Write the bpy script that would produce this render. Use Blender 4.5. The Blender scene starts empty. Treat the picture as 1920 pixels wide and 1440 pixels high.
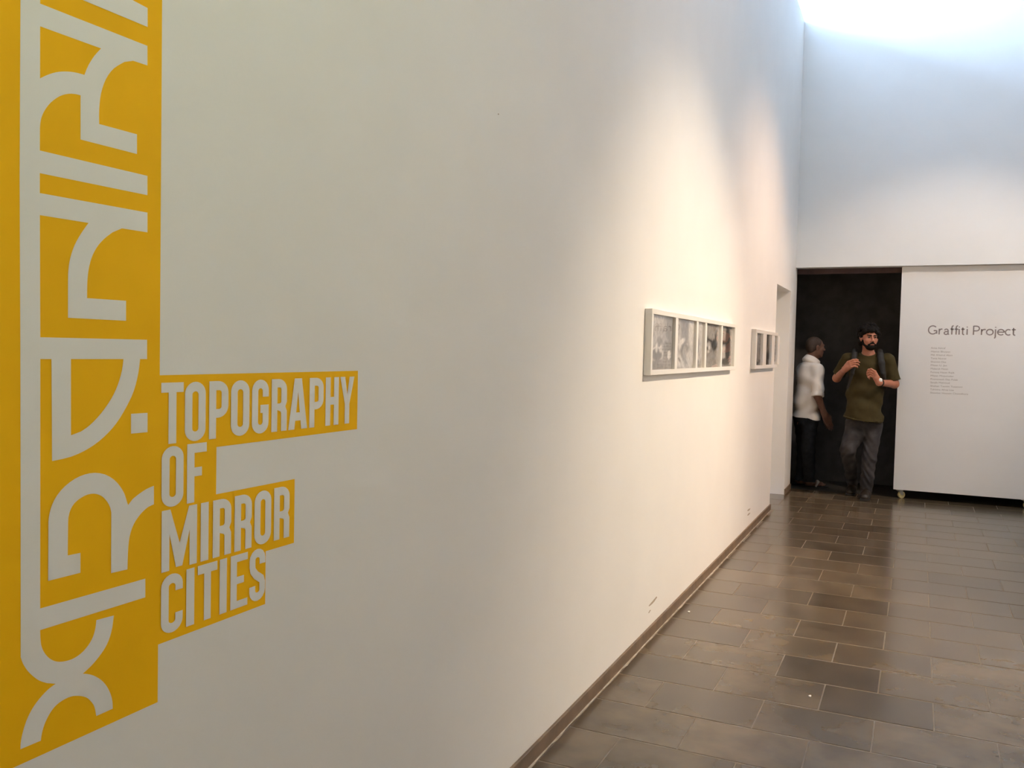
import bpy, bmesh, math, random
import numpy as np
from mathutils import Vector, Matrix
from mathutils.geometry import tessellate_polygon
random.seed(7); rng = np.random.default_rng(7)
scene = bpy.context.scene
C = scene.collection

# ------------------------------------------------------------------ camera
F_PX, YAW, PITCH, ROLL, CAM_H = 1640.2, 0.43453, -0.039847, 0.022446, 1.42
_cy, _sy, _cp, _sp = math.cos(YAW), math.sin(YAW), math.cos(PITCH), math.sin(PITCH)
_f = Vector((-_sy*_cp, _cy*_cp, _sp)); _r = Vector((_cy, _sy, 0)); _u = _r.cross(_f)
_c, _s = math.cos(ROLL), math.sin(ROLL)
_r, _u = _c*_r + _s*_u, -_s*_r + _c*_u
cam_d = bpy.data.cameras.new('camera'); cam = bpy.data.objects.new('camera', cam_d); C.objects.link(cam)
cam_d.sensor_width = 36; cam_d.lens = F_PX/1920*36; cam_d.clip_start = 0.02
M = Matrix((_r, _u, -_f)).transposed().to_4x4(); M.translation = (0, 0, CAM_H)
cam.matrix_world = M
scene.camera = cam

# ------------------------------------------------------------------ sky, exposure
world = bpy.data.worlds.new('sky'); scene.world = world; world.use_nodes = True
wn = world.node_tree; bg = wn.nodes['Background']
wtc = wn.nodes.new('ShaderNodeTexCoord'); wsp = wn.nodes.new('ShaderNodeSeparateXYZ'); wmr = wn.nodes.new('ShaderNodeMapRange'); wmx = wn.nodes.new('ShaderNodeMix')
wmx.data_type = 'RGBA'; wmr.inputs[1].default_value = -0.02; wmr.inputs[2].default_value = 0.02
SKY, SKY_STRENGTH = (0.45, 0.66, 1.0), 56.0
wmx.inputs[6].default_value = (SKY[0]*0.25, SKY[1]*0.25, SKY[2]*0.25, 1); wmx.inputs[7].default_value = (*SKY, 1)   # ground below the horizon, overcast sky above
wn.links.new(wtc.outputs['Generated'], wsp.inputs[0]); wn.links.new(wsp.outputs['Z'], wmr.inputs[0])
wn.links.new(wmr.outputs[0], wmx.inputs[0]); wn.links.new(wmx.outputs[2], bg.inputs[0])
bg.inputs[1].default_value = SKY_STRENGTH
scene.view_settings.view_transform = 'Standard'; scene.view_settings.look = 'None'
scene.view_settings.exposure = 0.0; scene.view_settings.gamma = 1.0
scene.view_settings.use_curve_mapping = False
scene.cycles.diffuse_bounces = 8; scene.cycles.max_bounces = 12

# ------------------------------------------------------------------ pixel -> place helpers
def ray(px, py):
    return _f + float((px-960)/F_PX)*_r - float((py-720)/F_PX)*_u
WX0, WK = -1.149, -0.0052                      # the left wall: x = WX0 + WK*y
def wx(y): return WX0 + WK*y
def W(s, n, z): return Vector((wx(s)+n, s, z))  # point on the left wall, n metres proud of it
def wall_at(px, py, n=0.0):                    # pixel -> (s, z) on the left wall
    d = ray(px, py); t = (WX0+n)/(d.x - WK*d.y)
    return (t*d.y, CAM_H + t*d.z)
def P(px, py, Y):                              # pixel -> point on the upright plane y = Y
    d = ray(px, py); t = Y/d.y
    return Vector((t*d.x, Y, CAM_H + t*d.z))
def floor_at(px, py, z=0.0):
    d = ray(px, py); t = (z-CAM_H)/d.z
    return Vector((t*d.x, t*d.y, z))

# ------------------------------------------------------------------ materials
def mat(name, col, rough=0.6, var=0.0, scale=8.0, bump=0.0, bscale=60.0, metal=0.0, spec=0.5, obj_rand=0.0, col2=None, detail=4.0):
    m = bpy.data.materials.new(name); m.use_nodes = True
    nt = m.node_tree; b = nt.nodes['Principled BSDF']
    b.inputs['Roughness'].default_value = rough; b.inputs['Metallic'].default_value = metal
    b.inputs['Specular IOR Level'].default_value = spec
    b.inputs['Base Color'].default_value = (*col, 1)
    tc = nt.nodes.new('ShaderNodeTexCoord')
    geo = nt.nodes.new('ShaderNodeNewGeometry')
    src = None
    if var > 0 or col2:
        n = nt.nodes.new('ShaderNodeTexNoise'); n.inputs['Scale'].default_value = scale; n.inputs['Detail'].default_value = detail
        nt.links.new(geo.outputs['Position'], n.inputs['Vector'])
        mx = nt.nodes.new('ShaderNodeMix'); mx.data_type = 'RGBA'
        c2 = col2 or tuple(c*(1-var) for c in col)
        mx.inputs[6].default_value = (*col, 1); mx.inputs[7].default_value = (*c2, 1)
        rp = nt.nodes.new('ShaderNodeValToRGB'); rp.color_ramp.elements[0].position = 0.35; rp.color_ramp.elements[1].position = 0.65
        nt.links.new(n.outputs['Fac'], rp.inputs['Fac']); nt.links.new(rp.outputs['Color'], mx.inputs[0])
        src = mx.outputs[2]
    if obj_rand > 0:
        oi = nt.nodes.new('ShaderNodeObjectInfo')
        hs = nt.nodes.new('ShaderNodeHueSaturation')
        mr = nt.nodes.new('ShaderNodeMapRange'); mr.inputs[3].default_value = 1-obj_rand; mr.inputs[4].default_value = 1+obj_rand
        nt.links.new(oi.outputs['Random'], mr.inputs[0]); nt.links.new(mr.outputs[0], hs.inputs['Value'])
        if src: nt.links.new(src, hs.inputs['Color'])
        else: hs.inputs['Color'].default_value = (*col, 1)
        src = hs.outputs['Color']
    if src: nt.links.new(src, b.inputs['Base Color'])
    if bump > 0:
        n2 = nt.nodes.new('ShaderNodeTexNoise'); n2.inputs['Scale'].default_value = bscale; n2.inputs['Detail'].default_value = 5
        nt.links.new(geo.outputs['Position'], n2.inputs['Vector'])
        bp = nt.nodes.new('ShaderNodeBump'); bp.inputs['Strength'].default_value = bump; bp.inputs['Distance'].default_value = 0.004
        nt.links.new(n2.outputs['Fac'], bp.inputs['Height']); nt.links.new(bp.outputs['Normal'], b.inputs['Normal'])
    return m
MT = {}
MT['wall'] = mat('wall_paint', (0.80, 0.785, 0.75), 0.55, var=0.025, scale=2.5, bump=0.06, bscale=90, spec=0.3)
MT['letter'] = mat('letter_paint', (0.80, 0.785, 0.75), 0.55, var=0.02, scale=3, bump=0.06, bscale=90, spec=0.3)
MT['yellow'] = mat('yellow_paint', (0.93, 0.49, 0.004), 0.6, var=0.05, scale=6, bump=0.05, bscale=90, spec=0.12)
MT['ceiling'] = mat('ceiling_paint', (0.8, 0.8, 0.78), 0.7, var=0.02)
MT['panel'] = mat('panel_paint', (0.79, 0.77, 0.74), 0.45, var=0.02, scale=4, bump=0.03, bscale=120, spec=0.4)
MT['panel_edge'] = mat('panel_edge_wood', (0.30, 0.22, 0.15), 0.6, var=0.2, scale=20)
MT['grey_letter'] = mat('grey_vinyl', (0.29, 0.24, 0.225), 0.5, var=0.05)
MT['name_letter'] = mat('pale_grey_vinyl', (0.36, 0.31, 0.27), 0.5, var=0.05)
MT['tile'] = mat('tile_stone', (0.124, 0.091, 0.056), 0.2, col2=(0.080, 0.059, 0.037), scale=5.5, obj_rand=0.24, bump=0.06, bscale=7, spec=0.72, detail=6)
MT['grout'] = mat('grout', (0.20, 0.155, 0.105), 0.35, var=0.25, scale=14)
MT['base'] = mat('baseboard_stone', (0.20, 0.135, 0.085), 0.45, var=0.35, scale=12, bump=0.1, bscale=30)
MT['caulk'] = mat('pale_mortar', (0.50, 0.42, 0.32), 0.6, var=0.45, scale=16)
MT['black'] = mat('black_paint', (0.09, 0.084, 0.078), 0.9, var=0.25, spec=0.15)
MT['blackfloor'] = mat('dark_floor_finish', (0.05, 0.043, 0.035), 0.95, var=0.3, scale=40, spec=0.1)
MT['brown'] = mat('dark_brown_strip', (0.075, 0.038, 0.034), 0.7, var=0.3, scale=12)
MT['frame'] = mat('white_frame_lacquer', (0.80, 0.78, 0.74), 0.35, var=0.02, scale=10)
MT['metal'] = mat('caster_steel', (0.45, 0.42, 0.36), 0.35, metal=0.8, var=0.1)
MT['wheel'] = mat('caster_wheel_plastic', (0.62, 0.52, 0.24), 0.4, var=0.2, scale=60)
MT['lampblack'] = mat('lamp_housing', (0.03, 0.03, 0.03), 0.5, var=0.1)
MT['scuff'] = mat('scuff_dirt', (0.47, 0.39, 0.30), 0.8, var=0.3, scale=120)
MT['scrap'] = mat('paper_scrap', (0.85, 0.82, 0.76), 0.7, var=0.05)
MT['skin'] = mat('skin', (0.46, 0.18, 0.105), 0.5, var=0.15, scale=25, spec=0.4)
MT['skin2'] = mat('brown_skin', (0.15, 0.072, 0.046), 0.5, var=0.15, scale=25, spec=0.35)
MT['hair'] = mat('black_hair', (0.013, 0.011, 0.010), 0.65, var=0.3, scale=90, bump=0.6, bscale=220, spec=0.08)
MT['hair2'] = mat('cropped_hair', (0.07, 0.048, 0.038), 0.8, var=0.4, scale=160, bump=0.4, bscale=300, spec=0.2)
MT['olive'] = mat('olive_cotton', (0.056, 0.042, 0.016), 0.9, var=0.22, scale=14, bump=0.3, bscale=24, spec=0.15)
MT['denim'] = mat('faded_denim', (0.032, 0.031, 0.033), 0.85, col2=(0.062, 0.056, 0.056), scale=9, bump=0.4, bscale=30, spec=0.15)
MT['darkdenim'] = mat('dark_denim', (0.016, 0.018, 0.021), 0.9, var=0.3, scale=20, bump=0.3, bscale=30, spec=0.1)
MT['shirt'] = mat('white_cotton', (0.76, 0.70, 0.63), 0.85, var=0.06, scale=12, bump=0.3, bscale=22, spec=0.15)
MT['boot'] = mat('brown_leather', (0.022, 0.014, 0.008), 0.5, var=0.3, scale=40, bump=0.2)
MT['sole'] = mat('black_rubber', (0.012, 0.011, 0.010), 0.8, var=0.1)
MT['strap'] = mat('black_webbing', (0.020, 0.019, 0.018), 0.85, var=0.2, scale=60)
MT['sandal'] = mat('pale_sandal_strap', (0.40, 0.34, 0.28), 0.6, var=0.1)
MT['eye'] = mat('eye_white', (0.20, 0.165, 0.14), 0.2, var=0.02)
MT['iris'] = mat('dark_iris', (0.01, 0.007, 0.005), 0.2, var=0.02)
MT['lip'] = mat('lip', (0.30, 0.11, 0.08), 0.45, var=0.1)
MT['watch'] = mat('watch_dial', (0.85, 0.85, 0.82), 0.25, var=0.02)

def print_material():
    m = bpy.data.materials.new('photo_print'); m.use_nodes = True
    nt = m.node_tree; b = nt.nodes['Principled BSDF']; b.inputs['Roughness'].default_value = 0.5
    a = nt.nodes.new('ShaderNodeVertexColor'); a.layer_name = 'ink'
    n = nt.nodes.new('ShaderNodeTexNoise'); n.inputs['Scale'].default_value = 45; n.inputs['Detail'].default_value = 6
    geo = nt.nodes.new('ShaderNodeNewGeometry'); nt.links.new(geo.outputs['Position'], n.inputs['Vector'])
    mr = nt.nodes.new('ShaderNodeMapRange'); mr.inputs[1].default_value = 0.3; mr.inputs[2].default_value = 0.7
    mr.inputs[3].default_value = 0.72; mr.inputs[4].default_value = 1.28
    nt.links.new(n.outputs['Fac'], mr.inputs[0])
    mx = nt.nodes.new('ShaderNodeMix'); mx.data_type = 'RGBA'; mx.blend_type = 'MULTIPLY'; mx.inputs[0].default_value = 1
    nt.links.new(a.outputs['Color'], mx.inputs[6]); nt.links.new(mr.outputs[0], mx.inputs[7])
    nt.links.new(mx.outputs[2], b.inputs['Base Color'])
    return m
MT['print'] = print_material()
def glass_material():
    m = bpy.data.materials.new('picture_glass'); m.use_nodes = True
    nt = m.node_tree; nt.nodes.clear()
    out = nt.nodes.new('ShaderNodeOutputMaterial'); t = nt.nodes.new('ShaderNodeBsdfTransparent'); g = nt.nodes.new('ShaderNodeBsdfGlossy')
    g.inputs['Roughness'].default_value = 0.01; g.inputs['Color'].default_value = (1, 1, 1, 1)
    fr = nt.nodes.new('ShaderNodeFresnel'); fr.inputs['IOR'].default_value = 1.5
    geo = nt.nodes.new('ShaderNodeNewGeometry')
    inv = nt.nodes.new('ShaderNodeMath'); inv.operation = 'SUBTRACT'; inv.inputs[0].default_value = 1
    nt.links.new(geo.outputs['Backfacing'], inv.inputs[1])
    mu = nt.nodes.new('ShaderNodeMath'); mu.operation = 'MULTIPLY'
    nt.links.new(fr.outputs[0], mu.inputs[0]); nt.links.new(inv.outputs[0], mu.inputs[1])
    mix = nt.nodes.new('ShaderNodeMixShader'); nt.links.new(mu.outputs[0], mix.inputs[0])
    nt.links.new(t.outputs[0], mix.inputs[1]); nt.links.new(g.outputs[0], mix.inputs[2]); nt.links.new(mix.outputs[0], out.inputs[0])
    return m
MT['glass'] = glass_material()

# ------------------------------------------------------------------ object helpers
def link_mesh(name, me, material, parent=None, smooth=False):
    o = bpy.data.objects.new(name, me); C.objects.link(o)
    if material is not None:
        me.materials.clear(); me.materials.append(MT[material] if isinstance(material, str) else material)
    if smooth:
        me.polygons.foreach_set('use_smooth', [True]*len(me.polygons))
    if parent is not None: o.parent = parent
    return o
def pydata(name, verts, faces, material, parent=None, smooth=False):
    me = bpy.data.meshes.new(name); me.from_pydata([tuple(v) for v in verts], [], [tuple(f) for f in faces]); me.update()
    return link_mesh(name, me, material, parent, smooth)
def tag(o, label=None, cat=None, group=None, kind=None):
    if label: o['label'] = label
    if cat: o['category'] = cat
    if group: o['group'] = group
    if kind: o['kind'] = kind
    return o
def empty(name, loc, label, cat, group=None):
    o = bpy.data.objects.new(name, None); C.objects.link(o); o.location = loc; o.empty_display_size = 0.1
    bpy.context.view_layer.update()
    return tag(o, label, cat, group)
def under(child, parent):                      # parent keeping world coordinates of the mesh
    child.parent = parent; child.matrix_parent_inverse = Matrix.Translation(-Vector(parent.location)); return child
def nest(child, part):                         # a sub-part: its part already sits at the world origin
    child.parent = part; child.matrix_parent_inverse = Matrix.Identity(4); return child
BOXF = [(0,3,2,1),(4,5,6,7),(0,1,5,4),(1,2,6,5),(2,3,7,6),(3,0,4,7)]
def box(name, a, b, material, parent=None, bevel=0.0):
    x0,y0,z0 = a; x1,y1,z1 = b
    v = [(x0,y0,z0),(x1,y0,z0),(x1,y1,z0),(x0,y1,z0),(x0,y0,z1),(x1,y0,z1),(x1,y1,z1),(x0,y1,z1)]
    o = pydata(name, v, BOXF, material)
    if bevel > 0:
        bm = bmesh.new(); bm.from_mesh(o.data); bmesh.ops.bevel(bm, geom=bm.edges[:], offset=bevel, segments=2, affect='EDGES'); bm.to_mesh(o.data); bm.free()
    if parent is not None: under(o, parent)
    return o
def wbox(name, s0, s1, n0, n1, z0, z1, material, parent=None, bevel=0.0):   # box lying along the left wall
    v = [W(s0,n0,z0),W(s0,n1,z0),W(s1,n1,z0),W(s1,n0,z0),W(s0,n0,z1),W(s0,n1,z1),W(s1,n1,z1),W(s1,n0,z1)]
    v = [v[0],v[1],v[2],v[3],v[4],v[5],v[6],v[7]]
    o = pydata(name, v, BOXF, material)
    if bevel > 0:
        bm = bmesh.new(); bm.from_mesh(o.data); bmesh.ops.bevel(bm, geom=bm.edges[:], offset=bevel, segments=1, affect='EDGES'); bm.to_mesh(o.data); bm.free()
    if parent is not None: under(o, parent)
    return o
def tess(loops):
    vs = [p for l in loops for p in l]
    tris = tessellate_polygon([[Vector((p[0], p[1], 0)) for p in l] for l in loops])
    out = []
    for t in tris:
        a, b, c = (vs[i] for i in t)
        ar = (b[0]-a[0])*(c[1]-a[1]) - (b[1]-a[1])*(c[0]-a[0])
        if abs(ar) < 1e-12: continue
        out.append(tuple(t) if ar > 0 else (t[0], t[2], t[1]))
    return vs, out
def wall_shape(name, loops, n, material, parent=None):      # flat paint on the left wall, loops in (s, z)
    vs, tr = tess(loops)
    # (s, z) seen from +x: s to the left, so counter-clockwise in (s,z) faces +x
    o = pydata(name, [W(a, n, b) for a, b in vs], tr, material)
    if parent is not None: under(o, parent)
    return o
def smooth_path(pts, k=4):                                    # Catmull-Rom through points
    p = [np.array(q, float) for q in pts]; out = []
    for i in range(len(p)-1):
        a = p[max(i-1,0)]; b = p[i]; c = p[i+1]; d = p[min(i+2,len(p)-1)]
        for j in range(k):
            t = j/k
            out.append(0.5*((2*b)+(-a+c)*t+(2*a-5*b+4*c-d)*t*t+(-a+3*b-3*c+d)*t**3))
    out.append(p[-1]); return [tuple(q) for q in out]

# ------------------------------------------------------------------ the setting
WALL_T, TOP, ROOF = 0.30, 4.865, 5.75
Y_FAR, Y_PANEL, HEAD_Z = 9.55, 9.62, 2.335
X_RIGHT, Y_BACK = 3.0, -2.0
S_OPEN0, S_OPEN1, Z_OPEN, S_END = 8.235, 9.22, 2.066, 9.69
def extrude_wall(name, outline, n0, n1, material):
    vs, tr = tess([outline]); k = len(vs)
    V = [W(a, n1, b) for a, b in vs] + [W(a, n0, b) for a, b in vs]
    Fc = list(tr) + [(c+k, b+k, a+k) for a, b, c in tr]
    for i in range(k):
        j = (i+1) % k; Fc.append((i, i+k, j+k, j))
    return pydata(name, V, Fc, material)
wl = extrude_wall('wall_left', [(Y_BACK-0.2,0),(S_OPEN0,0),(S_OPEN0,Z_OPEN),(S_OPEN1,Z_OPEN),(S_OPEN1,0),(S_END,0),(S_END,TOP),(5.4,TOP),(5.4,ROOF),(Y_BACK-0.2,ROOF)], -WALL_T, 0, 'wall')
tag(wl, 'tall white gallery wall with a doorway at its far end', kind='structure')
# scuffs on the wall
for pts in ([(1216,1136),(1219,1132),(1225,1125),(1231,1118),(1232,1120),(1226,1129),(1221,1134),(1217,1137)],
            [(1215.5,1149),(1218,1144),(1220.5,1143.5),(1218.5,1147),(1216.5,1150)],
            [(1401,957),(1404,954),(1407,953),(1405,957),(1402,958.5)], [(1401,966),(1404,962),(1407,961),(1404.5,965),(1402,967)],
            [(933.2,213.2),(934.5,212.6),(935.6,213.6),(935.4,215),(934,215.4),(933.2,214.6)]):
    o = wall_shape('scuff_mark', [[wall_at(*q) for q in pts[::-1]]], 0.0004, 'scuff'); o.parent = wl
# closed white leaf at the back of the side doorway
d1 = wbox('door_1', S_OPEN0+0.002, S_OPEN1-0.002, -0.295, -0.26, 0.006, Z_OPEN-0.002, 'wall'); tag(d1, 'white door leaf set deep in the side doorway', kind='structure')
# far wall (header above the opening, solid to the right of it)
hx0, hx1 = -1.55, 2.35
vs, tr = tess([[(hx0-0.15,TOP-0.004),(wx(9.55)+0.0005,TOP-0.004),(wx(9.55)+0.0005,HEAD_Z),(hx1,HEAD_Z),(hx1,0),(X_RIGHT,0),(X_RIGHT,ROOF),(hx0-0.15,ROOF)]])
k = len(vs)
V = [(a, Y_FAR, b) for a, b in vs] + [(a, Y_FAR+0.16, b) for a, b in vs]
Fc = list(tr) + [(c+k, b+k, a+k) for a, b, c in tr] + [(i, i+k, (i+1)%k+k, (i+1)%k) for i in range(k)]
wf = pydata('wall_far', V, Fc, 'wall'); tag(wf, 'high white end wall above the wide dark opening', kind='structure')
wr = box('wall_right', (X_RIGHT, Y_BACK, 0), (X_RIGHT+0.2, Y_FAR+0.16, ROOF), 'wall'); tag(wr, kind='structure')
wb = box('wall_back', (wx(Y_BACK), Y_BACK-0.2, 0), (X_RIGHT+0.2, Y_BACK, ROOF), 'wall'); tag(wb, kind='structure')
ce = box('ceiling', (-2.95, Y_BACK-0.2, ROOF), (X_RIGHT+0.2, Y_FAR+0.3, ROOF+0.15), 'ceiling'); tag(ce, kind='structure')
# black room behind the opening
br = [box('wall_room_left', (-1.62, S_END+0.002, 0), (-1.42, 12.3, 2.75), 'black'),
      box('wall_room_back', (-1.42, 10.55, 0), (2.5, 10.65, 2.75), 'black'),
      box('wall_room_right', (2.5, Y_FAR+0.17, 0), (2.6, 12.3, 2.75), 'black'),
      box('ceiling_room', (-1.62, Y_FAR+0.17, 2.75), (2.6, 12.4, 2.85), 'black')]
for o in br: tag(o, kind='structure')
t1 = box('trim_1', (wx(9.6)+0.001, Y_FAR+0.165, HEAD_Z-0.055), (2.345, Y_FAR+0.20, 2.75), 'brown'); tag(t1, 'dark reddish-brown band at the head of the opening', kind='structure')  # plain dark brown strip across the head of the opening

# ------------------------------------------------------------------ floor
Y_EDGE = 9.70
fl = box('floor', (-1.46, Y_BACK-0.2, -0.12), (X_RIGHT, 12.3, -0.0011), 'grout'); tag(fl, 'polished grey-brown stone tile floor in running bond', kind='structure')
ca = box('dark_floor', (-1.42, Y_EDGE+0.002, -0.0011), (2.5, 12.3, 0.0), 'blackfloor'); ca.parent = fl  # thin dark sheet over the floor inside the opening
TL, TW, TG, TGY = 0.42, 0.306, 0.0055, 0.012
def tile_mesh(x0, x1, y0, y1, x0b=None):
    g = 0.0004                                   # small arris
    xb = x0 if x0b is None else x0b
    lo = [(x0,y0,-0.004),(x1,y0,-0.004),(x1,y1,-0.004),(xb,y1,-0.004)]
    mi = [(a,b,-0.0003) for a,b,_ in lo]
    hi = [(x0+g,y0+g,0),(x1-g,y0+g,0),(x1-g,y1-g,0),(xb+g,y1-g,0)]
    v = lo+mi+hi; f = [(8,9,10,11)]
    for i in range(4):
        j = (i+1)%4; f += [(i,j,j+4,i+4),(i+4,j+4,j+8,i+8)]
    me = bpy.data.meshes.new('tile'); me.from_pydata(v, [], f); me.materials.append(MT['tile']); return me
full = tile_mesh(-TL/2+TG/2, TL/2-TG/2, -TW/2+TGY/2, TW/2-TGY/2)
rest_v, rest_f = [], []
for k in range(-19, 20):
    yc = 3.82 + TW*k; y0, y1 = yc-TW/2, yc+TW/2
    if y0 < Y_BACK or y0 > Y_EDGE-0.05: continue
    y1 = min(y1, Y_EDGE)
    off = -0.315 if k % 2 == 0 else -0.105
    inop = y0 > S_OPEN0+0.01 and y1 < S_OPEN1-0.005
    for n in range(-4, 12):
        xa = off + TL*(n-1); xb = xa + TL
        if xa > X_RIGHT-0.02: continue
        xb = min(xb, X_RIGHT-0.002)
        lim0, lim1 = (wx(y0)+0.022, wx(y1)+0.022) if not inop else (wx(y0)-0.255,)*2
        if y0 > S_OPEN1-0.2 and not inop: lim0, lim1 = wx(y0)+0.008, wx(y1)+0.008
        if xb < max(lim0, lim1)+0.03: continue
        clipL = xa < max(lim0, lim1)
        ya, yb = y0+TGY/2, y1-TGY/2
        whole = (not clipL) and xb-xa > TL-1e-6 and y1-y0 > TW-1e-6
        near = y1 > 2.2 and xa < 1.45
        a0 = (lim0 if clipL else xa+TG/2); a1 = (lim1 if clipL else xa+TG/2)
        if near:
            if whole:
                o = bpy.data.objects.new('tile', full); C.objects.link(o); o.location = ((xa+xb)/2, yc, random.uniform(-0.0003, 0.0003))
            else:
                me = tile_mesh(a0, xb-TG/2, ya, yb, a1); o = bpy.data.objects.new('tile', me); C.objects.link(o)
            o.parent = fl
            o.rotation_euler = (random.uniform(-.0008,.0008), random.uniform(-.0008,.0008), 0) if whole else (0,0,0)
        else:
            b = len(rest_v); rest_v += [(a0,ya,-0.0005),(xb-TG/2,ya,-0.0005),(xb-TG/2,yb,-0.0005),(a1,yb,-0.0005)]; rest_f.append((b,b+1,b+2,b+3))
rt = pydata('tile_paving', rest_v, rest_f, 'tile'); rt.parent = fl; rt['kind'] = 'stuff'
bb = wbox('baseboard_left', Y_BACK, S_OPEN0, 0.0005, 0.0125, -0.002, 0.056, 'base', bevel=0.002); tag(bb, 'low brown stone baseboard along the white wall', kind='structure')
# ragged pale mortar line at the foot of the baseboard
mv, mf = [], []
ss = np.arange(1.5, S_OPEN0-0.01, 0.06)
for i, s in enumerate(ss):
    wdt = 0.003 + 0.005*rng.random() + (0.005 if rng.random() > 0.85 else 0)
    mv += [W(s, 0.0125, 0.003), W(s, 0.0125+wdt, 0.0012)]
    if i: mf.append((2*i-2, 2*i-1, 2*i+1, 2*i))
mo = pydata('mortar_line', mv, mf, 'caulk'); mo.parent = bb
bb2 = wbox('baseboard_pier', S_OPEN1+0.01, S_END-0.02, 0.0005, 0.0125, -0.002, 0.056, 'base', bevel=0.002); tag(bb2, 'short brown stone baseboard on the pier by the dark opening', kind='structure')

# ------------------------------------------------------------------ lamps (a hung track with spot heads, to the right of the view, plus added fill lamps)
def spotlight(loc, target, energy, cone, blend, col, radius, label, track_z):
    e = empty('track_spotlight' if track_z < ROOF else 'fill_spotlight', loc, label, 'spotlight', 'spotlights on the hung track' if track_z < ROOF else 'added fill spotlights on long rods')
    rw = 0.012 if track_z < ROOF else 0.005
    d = (Vector(target)-Vector(loc)).normalized(); q = d.to_track_quat('-Z', 'Y').to_matrix().to_4x4(); q.translation = loc
    bm = bmesh.new(); nseg = 20
    prof = [(0.0,0.14),(0.035,0.14),(0.048,0.125),(0.05,0.03),(0.056,0.0),(0.05,0.002),(0.046,0.03),(0.0,0.034)]
    rings = []
    for r_, z_ in prof:
        rings.append([bm.verts.new(q @ Vector((r_*math.cos(2*math.pi*i/nseg), r_*math.sin(2*math.pi*i/nseg), z_))) for i in range(nseg)] if r_ > 0 else [bm.verts.new(q @ Vector((0,0,z_)))])
    for a, b in zip(rings, rings[1:]):
        for i in range(nseg):
            j = (i+1) % nseg
            if len(a) == 1: bm.faces.new((a[0], b[j], b[i]))
            elif len(b) == 1: bm.faces.new((a[i], a[j], b[0]))
            else: bm.faces.new((a[i], a[j], b[j], b[i]))
    bmesh.ops.recalc_face_normals(bm, faces=bm.faces[:])
    me = bpy.data.meshes.new('housing'); bm.to_mesh(me); bm.free(); under(link_mesh('housing', me, 'lampblack', smooth=True), e)
    top = q @ Vector((0, 0, 0.08))
    box('bracket', (top.x-rw, top.y-rw, top.z), (top.x+rw, top.y+rw, track_z), 'lampblack', e)
    ld = bpy.data.lights.new('spot_beam', 'SPOT'); lo = bpy.data.objects.new('spot_beam', ld); C.objects.link(lo)
    ld.energy = energy; ld.color = col; ld.spot_size = math.radians(cone); ld.spot_blend = blend; ld.shadow_soft_size = radius
    m2 = q.copy(); m2.translation = Vector(loc) - d*0.004; lo.matrix_world = m2
    lo.parent = e; lo.matrix_parent_inverse = Matrix.Translation(-Vector(loc))
    return e
HIGH = (2.2, 4.62)
tr_ = empty('lighting_track', (HIGH[0], 3, HIGH[1]), 'black lighting track hung on short rods near the right wall', 'track')
box('rail', (HIGH[0]-0.018, 3.5, HIGH[1]), (HIGH[0]+0.018, 8.6, HIGH[1]+0.03), 'lampblack', tr_)
for y in (4.0, 6.0, 8.2):
    box('hanging_rod', (HIGH[0]-0.005, y-0.005, HIGH[1]+0.03), (HIGH[0]+0.005, y+0.005, ROOF), 'lampblack', tr_)
spotlight((2.2, 5.0, 4.42), (wx(4.85), 4.85, 0.5), 930, 58, 1.0, (1, .79, .56), 0.04, 'black track spotlight aimed at the long five-picture frame', HIGH[1])
spotlight((2.2, 4.7, 4.42), (wx(4.7), 4.7, 3.4), 55, 54, 1.0, (1, .97, 1), 0.04, 'black track spotlight added to brighten the bare wall above the long five-picture frame', HIGH[1])  # extra spot, added to lift the brightness of the upper wall
spotlight((2.2, 7.8, 4.42), (wx(7.3), 7.3, 1.05), 680, 66, 1.0, (1, .65, .40), 0.04, 'black track spotlight aimed at the short three-picture frame', HIGH[1])
spotlight((2.2, 7.1, 4.42), (-0.4, 9.6, 1.32), 300, 48, 0.75, (1, .82, .65), 0.04, 'black track spotlight aimed at the dark opening and the rolling panel', HIGH[1])
spotlight((1.0, 0.2, 3.44), (wx(0.5), 0.5, 3.3), 115, 120, 1.0, (.82, 1, .62), 0.05, 'unseen fill spotlight on a long rod, added to brighten the wall above the yellow title', ROOF)  # added fill lamp, brightens the near part of the left wall
spotlight((1.0, 3.2, 3.44), (3.0, 3.6, 1.6), 790, 120, 0.9, (.98, .79, .61), 0.05, 'unseen fill spotlight on a long rod, added for bounce off the bare right-hand wall', ROOF)  # added fill lamp, lights the room by bounce off the right wall

# ------------------------------------------------------------------ yellow title on the wall
gr = empty('wall_graphic', W(1.1, 0.0, 0.80), 'yellow painted exhibition title with white knocked-out letters on the white wall', 'wall lettering')
def wl_px(pts, n=0.0): return [wall_at(x, y, n) for x, y in pts]
zb = wall_at(160, 1378)[1]
zb = sum(wall_at(*q)[1] for q in ((26,1440),(293.5,1316)))/2
sR = wall_at(299.5, 650)[0]
zt1 = wall_at(480, 699.5)[1]; zt2 = wall_at(540, 821)[1]; zt3 = wall_at(478, 912.5)[1]; zt4 = wall_at(523, 1026)[1]; zt5 = wall_at(395, 1171)[1]
sa = wall_at(670, 750)[0]; sb_ = wall_at(405.2, 880)[0]; sc_ = wall_at(551.5, 960)[0]; sd = wall_at(497.3, 1085)[0]
field = [(0.62,zb),(sR,zb),(sR,zt5),(sd,zt5),(sd,zt4),(sc_,zt4),(sc_,zt3),(sb_,zt3),(sb_,zt2),(sa,zt2),(sa,zt1),(sR,zt1),(sR,2.30),(0.62,2.30)]
wall_shape('yellow_field', [field], 0.0005, 'yellow', gr)
ZS = 340/1440
def Z(off, pts): return [(x*ZS, off + y*ZS) for x, y in pts]
nn = [0.0007]
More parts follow.
